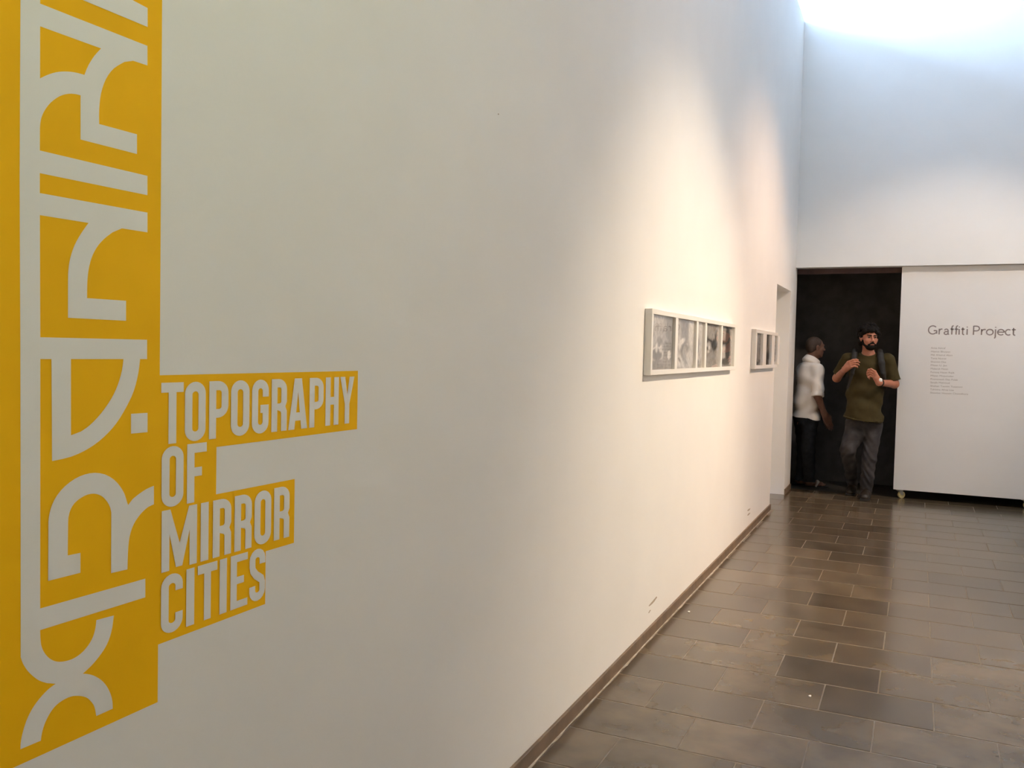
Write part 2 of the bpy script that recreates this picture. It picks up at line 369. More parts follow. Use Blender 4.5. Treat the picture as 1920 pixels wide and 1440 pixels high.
def big(pix, lab):
    loop = wl_px(pix)[::-1]
    a = sum(loop[i][0]*loop[(i+1)%len(loop)][1]-loop[(i+1)%len(loop)][0]*loop[i][1] for i in range(len(loop)))
    if a < 0: loop = loop[::-1]
    o = wall_shape('letter', [loop], nn[0], 'letter', gr); nn[0] += 0.00006; o['label'] = lab
S_ = smooth_path
spine = ([(75.0,-260),(74.6,100),(74.0,340),(75.0,650),(74.9,1000),(74.6,1180)] +
  Z(1100, S_([(316,340),(318,400),(325,465),(345,515),(380,560),(430,590),(490,595),(570,575),(640,530),(695,470),(735,400),(755,330),(763,265)],3) + [(902,228)] +
  S_([(890,320),(870,400),(835,480),(780,560),(720,630),(655,690)],3) + S_([(690,693),(740,705),(800,740),(845,790),(875,850),(890,910),(893,968)],3) +
  S_([(762,1027),(748,955),(720,910),(680,878),(620,866),(560,872),(490,905),(430,955),(385,1020),(350,1095),(330,1165),(322,1222)],3) +
  S_([(160,1290),(162,1240),(175,1170),(205,1070),(250,975),(310,890),(380,815),(440,770)],3) + S_([(370,765),(310,745),(260,710),(215,665),(180,610),(162,560)],3)) +
  [(38.2,1000),(37.6,650),(36.2,340),(37.8,0),(38.2,-260)])
big(spine, 'tall white spine stroke ending in crossed curves')
big(Z(0, [(240,-1),(318,30),(1168,365),(1168,520),(1055,483)] + S_([(985,492),(900,545),(840,625),(800,740),(785,870),(785,985)],3) +
  [(1085,1067),(1085,1223),(637,1108),(637,757)] + S_([(600,748),(540,745),(470,765),(400,815),(350,880),(322,950),(313,1030)],3) + [(240,1030),(240,655)] +
  S_([(318,622),(370,597),(440,575),(510,568),(590,575),(668,595)],3) + S_([(685,550),(710,500),(750,440),(800,385)],3) + [(318,210),(240,182)]), 'white branching letter near the top')
big(Z(0, [(240,1178),(1168,1397),(1168,1550),(313,1375),(240,1360)]), 'white slanted bar')
big(Z(320, [(240,165),(313,178),(1168,333),(1168,490),(965,458)] + S_([(890,490),(820,545),(765,610),(725,690),(700,790),(690,890),(688,1012)],3) +
  [(998,1033),(998,1192),(537,1168)] + S_([(537,900),(540,790),(556,690),(590,590),(640,500),(700,415)],3) + [(313,353),(240,341)]), 'white hooked letter')
big(Z(600, [(240,135),(1165,157),(1165,310),(240,310)]), 'white level bar')
big(Z(600, [(405,300),(560,300),(560,915)] + S_([(640,885),(710,835),(800,740),(880,625),(930,520),(965,400),(978,300)],3) + S_([(1110,300),(1095,420),(1060,560),(1000,690),(920,820),(820,930),(700,1020),(560,1085),(410,1120)],3)), 'white D-shaped letter')
big(Z(600, [(1037,745),(1168,737),(1168,890),(1037,902)]), 'white square dot')
big(Z(860, [(378,970)] + S_([(380,500),(388,440),(410,365),(450,290),(510,220),(590,160),(670,125),(750,112),(830,125),(900,165),(950,220),(985,280),(1005,345),(1013,368)],2) +
  S_([(1050,320),(1100,280),(1160,240),(1218,215)],2) + S_([(1218,362),(1170,385),(1120,430),(1075,490),(1045,550),(1025,620),(1015,700),(1010,800),(1008,878)],2) + [(878,908)] +
  S_([(880,430),(872,390),(850,345),(815,305),(780,285),(740,277),(690,285),(640,310),(590,350),(558,400),(543,450),(537,510),(534,768)],2) + [(635,747),(635,905)]), 'white arched letter')
big(Z(860, [(240,1210),(1150,952),(1150,1100),(316,1360),(240,1384)]), 'white rising bar')
big(Z(0, [(240,-170),(650,0),(1168,215),(1168,65),(1045,0),(300,-390),(240,-420)]), 'white slanted stroke running out above')

# condensed title letters, drawn in a w x H box
def arc(cx, cy, rx, ry, a0, a1, n=7):
    return [(cx+rx*math.cos(math.radians(a0+(a1-a0)*i/n)), cy+ry*math.sin(math.radians(a0+(a1-a0)*i/n))) for i in range(n+1)]
def ring(x0, y0, x1, y1, ry):
    rx = (x1-x0)/2
    return arc(x1-rx, y1-ry, rx, ry, 0, 180, 14) + arc(x0+rx, y0+ry, rx, ry, 180, 360, 14)
def ribbon(pts, wd):
    p = [np.array(q, float) for q in pts]; L, R = [], []
    for i in range(len(p)):
        a = p[max(i-1,0)]; b = p[min(i+1,len(p)-1)]; d = (b-a)/(np.linalg.norm(b-a)+1e-9); nrm = np.array([-d[1], d[0]])
        L.append(tuple(p[i]+nrm*wd/2)); R.append(tuple(p[i]-nrm*wd/2))
    return L + R[::-1]
def glyph(ch, w, H, t, b):
    r = w/2; ro = min(H*0.2, r*1.25); ri = max(ro-b*0.9, 0.004)
    if ch == 'O': return [ring(0,0,w,H,ro), ring(t,b,w-t,H-b,ri)]
    if ch == 'I': return [[(0,0),(w,0),(w,H),(0,H)]]
    if ch == 'T': return [[(w/2-t/2,0),(w/2+t/2,0),(w/2+t/2,H-b),(w,H-b),(w,H),(0,H),(0,H-b),(w/2-t/2,H-b)]]
    if ch == 'F': return [[(0,0),(t,0),(t,.44*H),(.76*w,.44*H),(.76*w,.44*H+b*.95),(t,.44*H+b*.95),(t,H-b),(w,H-b),(w,H),(0,H)]]
    if ch == 'E': return [[(0,0),(w,0),(w,b*.85),(t,b*.85),(t,.45*H),(.78*w,.45*H),(.78*w,.45*H+b*.85),(t,.45*H+b*.85),(t,H-b*.85),(w,H-b*.85),(w,H),(0,H)]]
    if ch == 'H': return [[(0,0),(t,0),(t,.43*H),(w-t,.43*H),(w-t,0),(w,0),(w,H),(w-t,H),(w-t,.43*H+b),(t,.43*H+b),(t,H),(0,H)]]
    if ch == 'P': return [[(0,0),(t,0),(t,.36*H)] + arc(w*.45,.36*H+ro,w*.55,ro,-90,0) + arc(w*.45,H-ro,w*.55,ro,0,90) + [(0,H)],
                          [(t,.36*H+b*.95)] + arc(w*.5,.36*H+b*.95+ri*.8,w*.5-t,ri*.8,-90,0) + arc(w*.5,H-b-ri*.8,w*.5-t,ri*.8,0,90) + [(t,H-b)]]
    if ch == 'R': return [[(0,0),(t,0),(t,.41*H)] + arc(w*.5,.36*H-.02*H,w*.5-t,.05*H,90,0,4) + [(w-t,0),(w,0),(w,.38*H),(.90*w,.47*H),(w,.56*H)] + arc(w*.45,H-ro,w*.55,ro,0,90) + [(0,H)],
                          [(t,.50*H+b*.2)] + arc(w*.5,.50*H+b*.2+ri*.7,w*.5-t,ri*.7,-90,0) + arc(w*.5,H-b-ri*.7,w*.5-t,ri*.7,0,90) + [(t,H-b)]]
    if ch == 'A': return [[(0,0),(.32*w,0),(.36*w,.17*H),(.64*w,.17*H),(.68*w,0),(w,0),(.69*w,H),(.31*w,H)], [(.405*w,.33*H),(.5*w,.74*H),(.595*w,.33*H)]]
    if ch == 'Y': return [[(w/2-t/2,0),(w/2+t/2,0),(w/2+t/2,.42*H),(w,H),(w-1.05*t,H),(w/2,.62*H),(1.05*t,H),(0,H),(w/2-t/2,.42*H)]]
    if ch == 'M': return [[(0,0),(t,0),(t,.60*H),(.40*w,.03*H),(.58*w,.03*H),(w-t,.60*H),(w-t,0),(w,0),(w,H),(w-1.1*t,H),(.5*w,.42*H),(1.1*t,H),(0,H)]]
    if ch == 'C': return [[(w,.70*H)] + arc(r,H-ro,r,ro,0,180,12) + arc(r,ro,r,ro,180,360,12) + [(w,.32*H),(w-t,.32*H)] + arc(r,b+ri,r-t,ri,0,-180,10) + arc(r,H-b-ri,r-t,ri,180,0,10) + [(w-t,.70*H)]]
    if ch == 'G': return [[(w,.68*H)] + arc(r,H-ro,r,ro,0,180,12) + arc(r,ro,r,ro,180,360,12) + [(w,.53*H),(.50*w,.53*H),(.50*w,.38*H),(w-t,.38*H)] + arc(r,b+ri,r-t,ri,0,-180,10) + arc(r,H-b-ri,r-t,ri,180,0,10) + [(w-t,.68*H)]]
    if ch == 'S':
        h = t/2; cl = [(w-h,.70*H),(w-h,H-ro)] + arc(r,H-ro,r-h,ro-b/2,0,180,8)[1:] + [(h,.68*H),(h*1.2,.60*H),(w*.42,.50*H),(w-h*1.25,.40*H),(w-h,.33*H),(w-h,ro)] + arc(r,ro,r-h,ro-b/2,0,-180,8)[1:] + [(h,.30*H)]
        return [ribbon(cl, t*.98)]
def z6(x, y): return (280+x/4.571, 680+y/4.571)
def z7(x, y): return (280+x/4.2345, 880+y/4.2345)
def word(chars, spans, top, bot, zf, slope_mid):
    zt = wall_at(*zf(*top))[1]; zb_ = wall_at(*zf(*bot))[1]; H = zt-zb_
    st = wall_at(*zf(*bot))[0]
    for ch, (x0, x1, ym) in zip(chars, spans):
        s0 = wall_at(*zf(x0, ym))[0]; s1 = wall_at(*zf(x1, ym))[0]
        loops = [[(s0+x, zb_+y) for x, y in lp] for lp in glyph(ch, s1-s0, H, STEM, 0.16*H)]
        o = wall_shape('letter', loops, nn[0], 'letter', gr); nn[0] += 0.00001
STEM = wall_at(*z6(224, 450))[0]-wall_at(*z6(157, 450))[0]
word('TOPOGRAPHY', [(98,290,215),(300,478,420),(508,672,410),(695,853,400),(875,1018,385),(1043,1174,375),(1188,1350,365),(1368,1488,355),(1506,1618,345),(1630,1750,335)], (98,173), (157,697), z6, 0)
word('OF', [(100,288,975),(318,485,950)], (318,700), (318,1208), z6, 0)
word('MIRROR', [(92,373,560),(403,465,500),(500,645,470),(672,808,430),(830,962,390),(985,1108,350)], (94,332), (92,822), z7, 0)
STEM *= 0.97
word('CITIES', [(88,260,1050),(288,352,1010),(380,535,760),(553,610,920),(640,775,880),(790,915,830)], (290,795), (288,1250), z7, 0)

# ------------------------------------------------------------------ framed pictures on the left wall
def paint(base, blobs, u, v):
    c = np.full(u.shape, base, float)
    for (cu, cv, ru, rv, ang, val, soft, ringw) in blobs:
        a = math.radians(ang); x = (u-cu)*math.cos(a)+(v-cv)*math.sin(a); y = -(u-cu)*math.sin(a)+(v-cv)*math.cos(a)
        d = np.sqrt((x/ru)**2+(y/rv)**2)
        wgt = np.clip((1-d)/soft+0.5, 0, 1) if ringw == 0 else np.clip((ringw-np.abs(d-1))/soft+0.5, 0, 1)
        c = c*(1-wgt)+val*wgt
    return c
def B(cu, cv, ru, rv, val, ang=0, soft=0.5, ringw=0): return (cu, cv, ru, rv, ang, val, soft, ringw)
def print_obj(name, s0, s1, z0, z1, n, base, blobs, parent):
    nu, nv = 26, 52
    us = np.linspace(0, 1, nu+1); vv = np.linspace(0, 1, nv+1)
    U, Vv = np.meshgrid(us, vv); col = np.clip((paint(base, blobs, U, Vv)-.33)*1.3+.29+0.03*np.sin(37*U+5*Vv)*np.sin(23*Vv+3), 0.01, 0.8)
    vs = [W(s0+(s1-s0)*a, n, z0+(z1-z0)*b) for a, b in zip(U.ravel(), Vv.ravel())]
    fs = [(j*(nu+1)+i, j*(nu+1)+i+1, (j+1)*(nu+1)+i+1, (j+1)*(nu+1)+i) for j in range(nv) for i in range(nu)]
    o = pydata(name, vs, fs, 'print'); at = o.data.color_attributes.new('ink', 'FLOAT_COLOR', 'POINT')
    c = col.ravel(); buf = np.stack([c, c*0.955, c*0.90, np.ones_like(c)], 1).astype(np.float32).ravel(); at.data.foreach_set('color', buf)
    under(o, parent); return o
PIC1 = [
 (0.30, [B(.25,.9,.4,.2,.48),B(.9,.75,.2,.6,.26),B(.3,.72,.5,.07,.42,-20),B(.25,.60,.08,.35,.44,-25),B(.6,.6,.05,.3,.40,-20),B(.15,.2,.5,.15,.36),B(.32,.30,.24,.14,.24),B(.32,.28,.25,.13,.55,0,.12,.12),B(.30,.40,.05,.09,.62),B(.48,.38,.06,.07,.60),B(.86,.27,.08,.085,.66,8,.2),B(.4,.10,.35,.08,.27),B(.7,.12,.3,.05,.34)]),
 (0.34, [B(.2,.8,.12,.3,.44),B(.5,.85,.2,.35,.27),B(.85,.8,.14,.5,.52),B(.38,.55,.14,.06,.64,20),B(.25,.48,.08,.10,.60),B(.62,.46,.1,.06,.64),B(.55,.36,.26,.16,.24),B(.52,.33,.10,.12,.36),B(.1,.2,.3,.12,.55,-25),B(.35,.15,.35,.06,.50,-40),B(.8,.2,.2,.2,.50),B(.25,.18,.08,.03,.24,-30),B(.6,.14,.12,.02,.28,-35)]),
 (0.46, [B(.5,.9,.5,.15,.50),B(.25,.55,.3,.14,.22),B(.35,.42,.15,.14,.20,15),B(.15,.40,.14,.12,.60),B(.3,.28,.3,.05,.18),B(.3,.22,.25,.12,.55),B(.35,.13,.2,.05,.16),B(.35,.06,.2,.03,.20)]),
 (0.33, [B(.4,.85,.6,.2,.38),B(.5,.08,.6,.15,.36),B(.9,.5,.09,.6,.44,0,.2),B(.22,.62,.05,.09,.16),B(.4,.62,.2,.025,.15,-12),B(.68,.52,.2,.13,.14),B(.78,.7,.06,.16,.18),B(.3,.50,.14,.08,.48),B(.2,.44,.06,.04,.14),B(.36,.45,.06,.05,.62),B(.3,.36,.08,.03,.58),B(.12,.53,.05,.06,.50)]),
 (0.38, [B(.25,.85,.25,.3,.42),B(.62,.55,.20,.50,.14,4,.25),B(.2,.60,.3,.05,.17),B(.12,.50,.12,.06,.22),B(.3,.45,.14,.07,.56),B(.15,.35,.14,.1,.50),B(.3,.27,.12,.1,.54),B(.45,.12,.35,.09,.19),B(.92,.5,.10,.7,.45,0,.2)]),
]
PIC2 = [
 (0.36, [B(.4,.9,.5,.2,.40),B(.75,.45,.05,.14,.20),B(.72,.65,.06,.03,.26),B(.35,.10,.4,.09,.12),B(.8,.13,.25,.05,.20),B(.5,.15,.1,.05,.38)]),
 (0.30, [B(.5,.8,.14,.25,.16),B(.5,.35,.5,.15,.20),B(.35,.5,.2,.08,.33),B(.7,.28,.3,.12,.13),B(.3,.08,.4,.1,.15),B(.85,.85,.15,.2,.36)]),
 (0.30, [B(.5,.9,.6,.12,.34),B(.5,.65,.7,.035,.10,0,.25),B(.5,.44,.7,.11,.085,0,.2),B(.5,.24,.7,.09,.30),B(.6,.14,.12,.03,.12),B(.4,.05,.5,.07,.42)]),
]
def picture(name, label, s0, s1, z0, z1, depth, rail, spans, pics):
    e = empty(name, W((s0+s1)/2, 0, z0), label, 'picture frame', 'white multi-picture frames on the wall')
    wbox('frame_rail', s0, s1, 0.001, depth, z1-rail, z1, 'frame', e, 0.0012); wbox('frame_rail', s0, s1, 0.001, depth, z0, z0+rail, 'frame', e, 0.0012)
    wbox('frame_side', s0, spans[0][0], 0.001, depth, z0+rail, z1-rail, 'frame', e, 0.0008)
    wbox('frame_side', spans[-1][1], s1, 0.001, depth, z0+rail, z1-rail, 'frame', e, 0.0008)
    for a, b in zip(spans, spans[1:]):
        wbox('divider', a[1], b[0], 0.001, depth-0.001, z0+rail, z1-rail, 'frame', e, 0.0008)
    wbox('backing_board', s0+0.004, s1-0.004, 0.001, 0.006, z0+0.004, z1-0.004, 'frame', e)
    for (a, b), (base, bl) in zip(spans, pics):
        print_obj('photo_print', a+0.001, b-0.001, z0+rail+0.001, z1-rail-0.001, depth-0.017, base, bl, e)
        wbox('glass_pane', a+0.0005, b-0.0005, depth-0.0135, depth-0.0115, z0+rail+0.0005, z1-rail-0.0005, 'glass', e)
    return e
D1 = 0.036
g1 = lambda x, y=620: wall_at(1180+x/6, 540+y/6, D1)[0]
z1a = (wall_at(1224,576,D1)[1]+wall_at(1378.5,609.5,D1)[1])/2; z1b = (wall_at(1221,707.3,D1)[1]+wall_at(1377,691,D1)[1])/2
sp1 = [(g1(266),g1(520)),(g1(547),g1(757)),(g1(776),g1(855)),(g1(873),g1(1036)),(g1(1050),g1(1186))]
s1l = wall_at(1207.5, 640)[0]
picture('picture_frame', 'long white frame of five grey photographs on the spotlit wall', s1l, g1(1192)+0.03, z1b, z1a, D1, 0.024, sp1, PIC1)
g2 = lambda x: wall_at(1400+x/13.09, 655, D1)[0]
z2a = wall_at(1411, 615.5, D1)[1]; z2b = wall_at(1410, 692.5, D1)[1]
s2l = wall_at(1408, 655)[0]
sp2 = [(g2(252),g2(405)),(g2(488),g2(618)),(g2(690),g2(806))]
picture('picture_frame', 'short white frame of three grey photographs beside the side doorway', s2l, min(g2(812)+0.05, 8.15), z2b, z2a, D1, 0.028, sp2, PIC2)

# ------------------------------------------------------------------ rolling panel
pxl = -0.187; pxr = 2.20
pn = empty('rolling_panel', (pxl, Y_PANEL, 0), 'white rolling partition panel on casters with grey lettering, half closing the dark opening', 'panel')
box('board', (pxl, Y_PANEL, 0.09), (pxr, Y_PANEL+0.018, 2.332), 'panel', pn, 0.0015)
box('board', (pxl, Y_PANEL+0.052, 0.09), (pxr, Y_PANEL+0.07, 2.332), 'panel', pn, 0.0015)
for x in (pxl+0.003, 0.6, 1.4, pxr-0.048):
    box('stud', (x, Y_PANEL+0.018, 0.092), (x+0.045, Y_PANEL+0.052, 2.33), 'panel_edge', pn)
def cyl_mesh(c, axis, r, l, n=20, hub=0.35):
    ax = Vector(axis).normalized(); t = ax.orthogonal().normalized(); b = ax.cross(t); vs, fs = [], []
    prof = [(-l/2, r*hub), (-l/2, r*0.9), (-l/2*0.75, r), (l/2*0.75, r), (l/2, r*0.9), (l/2, r*hub), (l/2*0.6, r*hub*0.8)]
    for h, rr in prof:
        for i in range(n):
            a = 2*math.pi*i/n; vs.append(Vector(c)+ax*h+(t*math.cos(a)+b*math.sin(a))*rr)
    for k in range(len(prof)-1):
        for i in range(n): fs.append((k*n+i, k*n+(i+1)%n, (k+1)*n+(i+1)%n, (k+1)*n+i))
    fs.append(tuple(range(n))[::-1]); fs.append(tuple(range((len(prof)-1)*n, len(prof)*n)))
    return vs, fs
for i, (x, sw) in enumerate(((-0.128, 0.6), (0.975, 0.3), (2.1, 0.2))):
    ax = Vector((math.sin(sw), -math.cos(sw), 0)); fw = Vector((math.cos(sw), math.sin(sw), 0)); c = Vector((x, Y_PANEL+0.035, 0.036)) + fw*0.02
    ct = box('caster', (x-0.035, Y_PANEL+0.004, 0.084), (x+0.035, Y_PANEL+0.066, 0.0895), 'metal', pn)
    v1, f1 = cyl_mesh(c, ax, 0.036, 0.026); wh = pydata('wheel', v1, f1, 'wheel', None, False); wh.parent = ct
    for sg in (-1, 1):
        p = c + ax*0.018*sg; q = Vector((x, Y_PANEL+0.035, 0.086)) + ax*0.018*sg; tt = fw*0.012; th = ax*0.002
        vv = [p-tt-th, p+tt-th, p+tt+th, p-tt+th, q-tt*1.6-th, q+tt*1.6-th, q+tt*1.6+th, q-tt*1.6+th]
        fk = pydata('fork', vv, BOXF, 'metal'); fk.parent = ct
# lettering on the panel: strokes in (x, z)
def panel_px(x, y): return P(1730+x/9.6, 600+y/9.6, Y_PANEL)
bz = (panel_px(180,262).z+panel_px(1640,272).z)/2
capH = panel_px(1000,105).z-panel_px(1000,268).z; xh = capH*0.64
def strokes_obj(name, strokes, wd, material, parent, n):
    V, Fq = [], []
    for st in strokes:
        p = [np.array(q, float) for q in st]; b = len(V)
        for i in range(len(p)):
            a = p[max(i-1,0)]; c_ = p[min(i+1,len(p)-1)]; d = (c_-a)/(np.linalg.norm(c_-a)+1e-9); nr = np.array([-d[1], d[0]])*wd/2
            V += [(p[i][0]+nr[0], Y_PANEL-n, p[i][1]+nr[1]), (p[i][0]-nr[0], Y_PANEL-n, p[i][1]-nr[1])]
        for i in range(len(p)-1): Fq.append((b+2*i, b+2*i+1, b+2*i+3, b+2*i+2))
    o = pydata(name, V, Fq, material); under(o, parent); return o
def title(ch, w):
    h, X = capH, xh
    if ch == 'G': return [arc(w*.5,h*.5,w*.46,h*.46,42,318,18) + [(w*.93,h*.14)], [(w*.93,h*.08),(w*.93,h*.44)], [(w*.6,h*.42),(w*.93,h*.42)]]
    if ch == 'r': return [[(w*.15,0),(w*.15,X)], arc(w*.75,X*.45,w*.6,X*.5,165,95,6)+[(w,X*.93)]]
    if ch == 'a': return [arc(w*.45,X*.62,w*.32,X*.33,160,0,8) + [(w*.77,X*.1),(w*.95,0)], arc(w*.42,X*.26,w*.32,X*.25,60,300,12) + [(w*.77,X*.18)], [(w*.58,X*.49),(w*.77,X*.55)]]
    if ch == 'f': return [[(w*.4,0),(w*.4,h*.82)] + arc(w*.75,h*.80,w*.35,h*.18,180,75,6), [(0,X*.95),(w*.95,X*.95)]]
    if ch == 'i': return [[(w/2,0),(w/2,X)], [(w/2,h*.80),(w/2,h*.90)]]
    if ch == 't': return [[(w*.4,X*1.25),(w*.4,X*.22)] + arc(w*.72,X*.25,w*.32,X*.23,180,290,6), [(0,X*.95),(w*.9,X*.95)]]
    if ch == 'P': return [[(w*.1,0),(w*.1,h)], [(w*.1,h*.96),(w*.5,h*.96)] + arc(w*.5,h*.70,w*.42,h*.26,90,-90,10) + [(w*.1,h*.44)]]
    if ch in 'oec':
        if ch == 'o': return [arc(w/2,X/2,w*.46,X*.47,0,360,20)]
        if ch == 'c': return [arc(w*.55,X/2,w*.48,X*.47,50,310,16)]
        return [arc(w/2,X/2,w*.46,X*.47,0,315,18), [(w*.06,X*.52),(w*.96,X*.52)]]
    if ch == 'j': return [[(w*.6,X),(w*.6,-h*.22),(w*.3,-h*.36)], [(w*.6,h*.80),(w*.6,h*.90)]]
for ch, x0, x1 in [('G',95,262),('r',285,352),('a',376,480),('f',497,562),('f',572,642),('i',640,668),('t',690,758),('i',783,811),('P',900,1027),('r',1044,1132),('o',1142,1272),('j',1275,1330),('e',1342,1472),('c',1480,1592),('t',1600,1680)]:
    a = panel_px(x0, 265).x; b = panel_px(x1, 265).x
    st = [[(a+q[0], bz+q[1]) for q in s] for s in title(ch, b-a)]
    strokes_obj('letter', st, 0.0115, 'grey_letter', pn, 0.0008)
NAMES = ['Anisa Ashraf','Hasnat Bhuiyan','Md. Khairul Alam','Tania Nusrat','Shamim Das','Mizan U. Jan','Mubarak Hasan','Farooq Hasan Rajib','Mizan Mojumder','Promotesh Das Pulak','Sanjib Mahmud','Shehan Tasnim Tusammi','Tahmina Afroz Liza','Shawkat Hossain Chowdhury']
NX1 = [410,495,535,425,420,435,455,570,560,635,485,715,560,820]; NY = [517,580,642,703,765,827,889,952,1015,1077,1137,1200,1262,1322]
for nm, xe, y in zip(NAMES, NX1, NY):
    cu = bpy.data.curves.new('name_line', 'FONT'); cu.body = nm; cu.size = 1.0
    to = bpy.data.objects.new('tmp', cu); C.objects.link(to); bpy.context.view_layer.update()
    me = bpy.data.meshes.new_from_object(to.evaluated_get(bpy.context.evaluated_depsgraph_get())); bpy.data.objects.remove(to)
    co = np.array([v.co[:] for v in me.vertices]); wd = co[:,0].max()
    a = panel_px(148-(y-517)*0.018, y); bx = panel_px(xe, y).x; sx = (bx-a.x)/wd; sz = 0.0235
    for v in me.vertices: v.co = (a.x+v.co.x*sx, Y_PANEL-0.0008, a.z+v.co.y*sz)
    under(link_mesh('name_line', me, 'name_letter'), pn)

# ------------------------------------------------------------------ two scraps on the floor
for (px, py, lab) in ((1292,1147.5,'tiny white scrap on the floor tiles near the stone baseboard'),(1519,1306,'tiny white scrap in the middle of the floor tiles')):
    p = floor_at(px, py); r0 = 0.007
    v = [(p.x+r0*math.cos(a)*(1 if i%2 else .6), p.y+r0*1.3*math.sin(a), z) for z in (0.0008, 0.004) for i, a in enumerate(np.linspace(0, 2*math.pi, 7)[:-1])]
    f = [tuple(range(6))[::-1], tuple(range(6,12))] + [(i,(i+1)%6,(i+1)%6+6,i+6) for i in range(6)]
    tag(pydata('paper_scrap', v, f, 'scrap'), lab, 'scrap')

# ------------------------------------------------------------------ people: smooth implicit shapes turned into meshes
def field_mesh(prims, h, k=0.02, wob=None, subs=()):
    lo = np.min([p['lo'] for p in prims], 0)-3*h; hi = np.max([p['hi'] for p in prims], 0)+3*h
    n = np.ceil((hi-lo)/h).astype(int)+1
    ax = [lo[i]+h*np.arange(n[i]) for i in range(3)]
    D = np.full(n, 0.25, np.float32)
    def window(p, m):
        i0 = [max(int((p['lo'][a]-m-lo[a])/h), 0) for a in range(3)]; i1 = [min(int((p['hi'][a]+m-lo[a])/h)+2, n[a]) for a in range(3)]
        sl = tuple(slice(i0[a], i1[a]) for a in range(3))
        G = np.meshgrid(ax[0][sl[0]], ax[1][sl[1]], ax[2][sl[2]], indexing='ij'); return sl, np.stack(G, -1)
    for p in prims:
        kk = p.get('k', k); sl, X = window(p, 0.03+kk); d = p['f'](X)
        if 'cut' in p:
            for (pt, nr) in p['cut']: d = np.maximum(d, (X-np.array(pt))@np.array(nr))
        a = D[sl]; hh = np.clip(kk-np.abs(a-d), 0, None)/max(kk, 1e-6); D[sl] = np.minimum(a, d)-hh*hh*kk*0.25
    for p in subs:
        kk = p.get('k', 0.01); sl, X = window(p, 0.03+kk); d = -p['f'](X)
        a = D[sl]; hh = np.clip(kk-np.abs(a-d), 0, None)/max(kk, 1e-6); D[sl] = np.maximum(a, d)+hh*hh*kk*0.25
    if wob is not None:
        G = np.meshgrid(*ax, indexing='ij'); D = D + wob(*G).astype(np.float32)
    S = D < 0
    c = [S[a:n[0]-1+a, b:n[1]-1+b, e:n[2]-1+e] for a in (0,1) for b in (0,1) for e in (0,1)]
    cnt = sum(x.astype(np.int8) for x in c); act = (cnt > 0) & (cnt < 8)
    idx = np.argwhere(act); vid = np.full(act.shape, -1, np.int64); vid[act] = np.arange(len(idx))
    acc = np.zeros((len(idx), 3)); num = np.zeros(len(idx))
    offs = [(a, b, e) for a in (0,1) for b in (0,1) for e in (0,1)]
    for i in range(8):
        for a in range(3):
            if offs[i][a] == 0:
                o1 = np.array(offs[i]); o2 = o1.copy(); o2[a] = 1
                q1 = idx+o1; q2 = idx+o2; d1 = D[q1[:,0],q1[:,1],q1[:,2]]; d2 = D[q2[:,0],q2[:,1],q2[:,2]]
                m = (d1 < 0) != (d2 < 0); t = np.where(m, d1/(d1-d2+1e-12), 0)
                pp = idx+o1+t[:,None]*(o2-o1); acc[m] += pp[m]; num[m] += 1
    V = lo + h*acc/num[:,None]
    faces = []
    for a in range(3):
        b, e = (a+1)%3, (a+2)%3
        s1 = [slice(1,-1)]*3; s1[a] = slice(0, -1); s2 = list(s1); s2[a] = slice(1, None)
        A = S[tuple(s1)]; Bq = S[tuple(s2)]; m = np.argwhere(A != Bq)
        if len(m) == 0: continue
        ins = A[m[:,0],m[:,1],m[:,2]]; base = m+1; base[:,a] -= 1
        def cell(db, de):
            q = base.copy(); q[:,b] += db; q[:,e] += de; return vid[q[:,0],q[:,1],q[:,2]]
        q = np.stack([cell(-1,-1), cell(0,-1), cell(0,0), cell(-1,0)], 1)
        q[~ins] = q[~ins][:, ::-1]; faces.append(q)
    Fq = np.concatenate(faces); Fq = Fq[(Fq >= 0).all(1)]
    return V, Fq
def arr(v): return np.array(v[:], float)
def cone(a, ra, b, rb, **kw):                                      # rounded cone between two points
    a, b = arr(a), arr(b); ba = b-a; L = max(ba@ba, 1e-9)
    def f(X):
        t = np.clip(((X-a)@ba)/L, 0, 1); return np.linalg.norm(X-a-t[...,None]*ba, axis=-1)-(ra+(rb-ra)*t)
    r = max(ra, rb); return dict(f=f, lo=np.minimum(a,b)-r, hi=np.maximum(a,b)+r, **kw)
def ell(c, rad, R=None, **kw):                                     # ellipsoid, R rows = local axes
    c = arr(c); rad = np.array(rad, float); R = np.eye(3) if R is None else np.array([arr(x) for x in R])
    def f(X):
        q = (X-c)@R.T; k0 = np.linalg.norm(q/rad, axis=-1); k1 = np.linalg.norm(q/(rad*rad), axis=-1)
        return k0*(k0-1)/np.maximum(k1, 1e-6)
    m = rad.max(); return dict(f=f, lo=c-m, hi=c+m, **kw)
def body(name, prims, h, material, parent, k=0.02, wob=None, subs=(), label=None):
    V, Fq = field_mesh(prims, h, k, wob, subs)
    me = bpy.data.meshes.new(name); me.from_pydata(V.tolist(), [], Fq.tolist()); me.update()
    o = link_mesh(name, me, material, None, True); under(o, parent)
    if label: o['label'] = label
    return o
def frame3(fwd, up=(0,0,1)):
    y = Vector(fwd).normalized(); x = y.cross(Vector(up)).normalized(); z = x.cross(y); return x, y, z
def chain(pts, rads, **kw): return [cone(pts[i], rads[i], pts[i+1], rads[i+1], **kw) for i in range(len(pts)-1)]
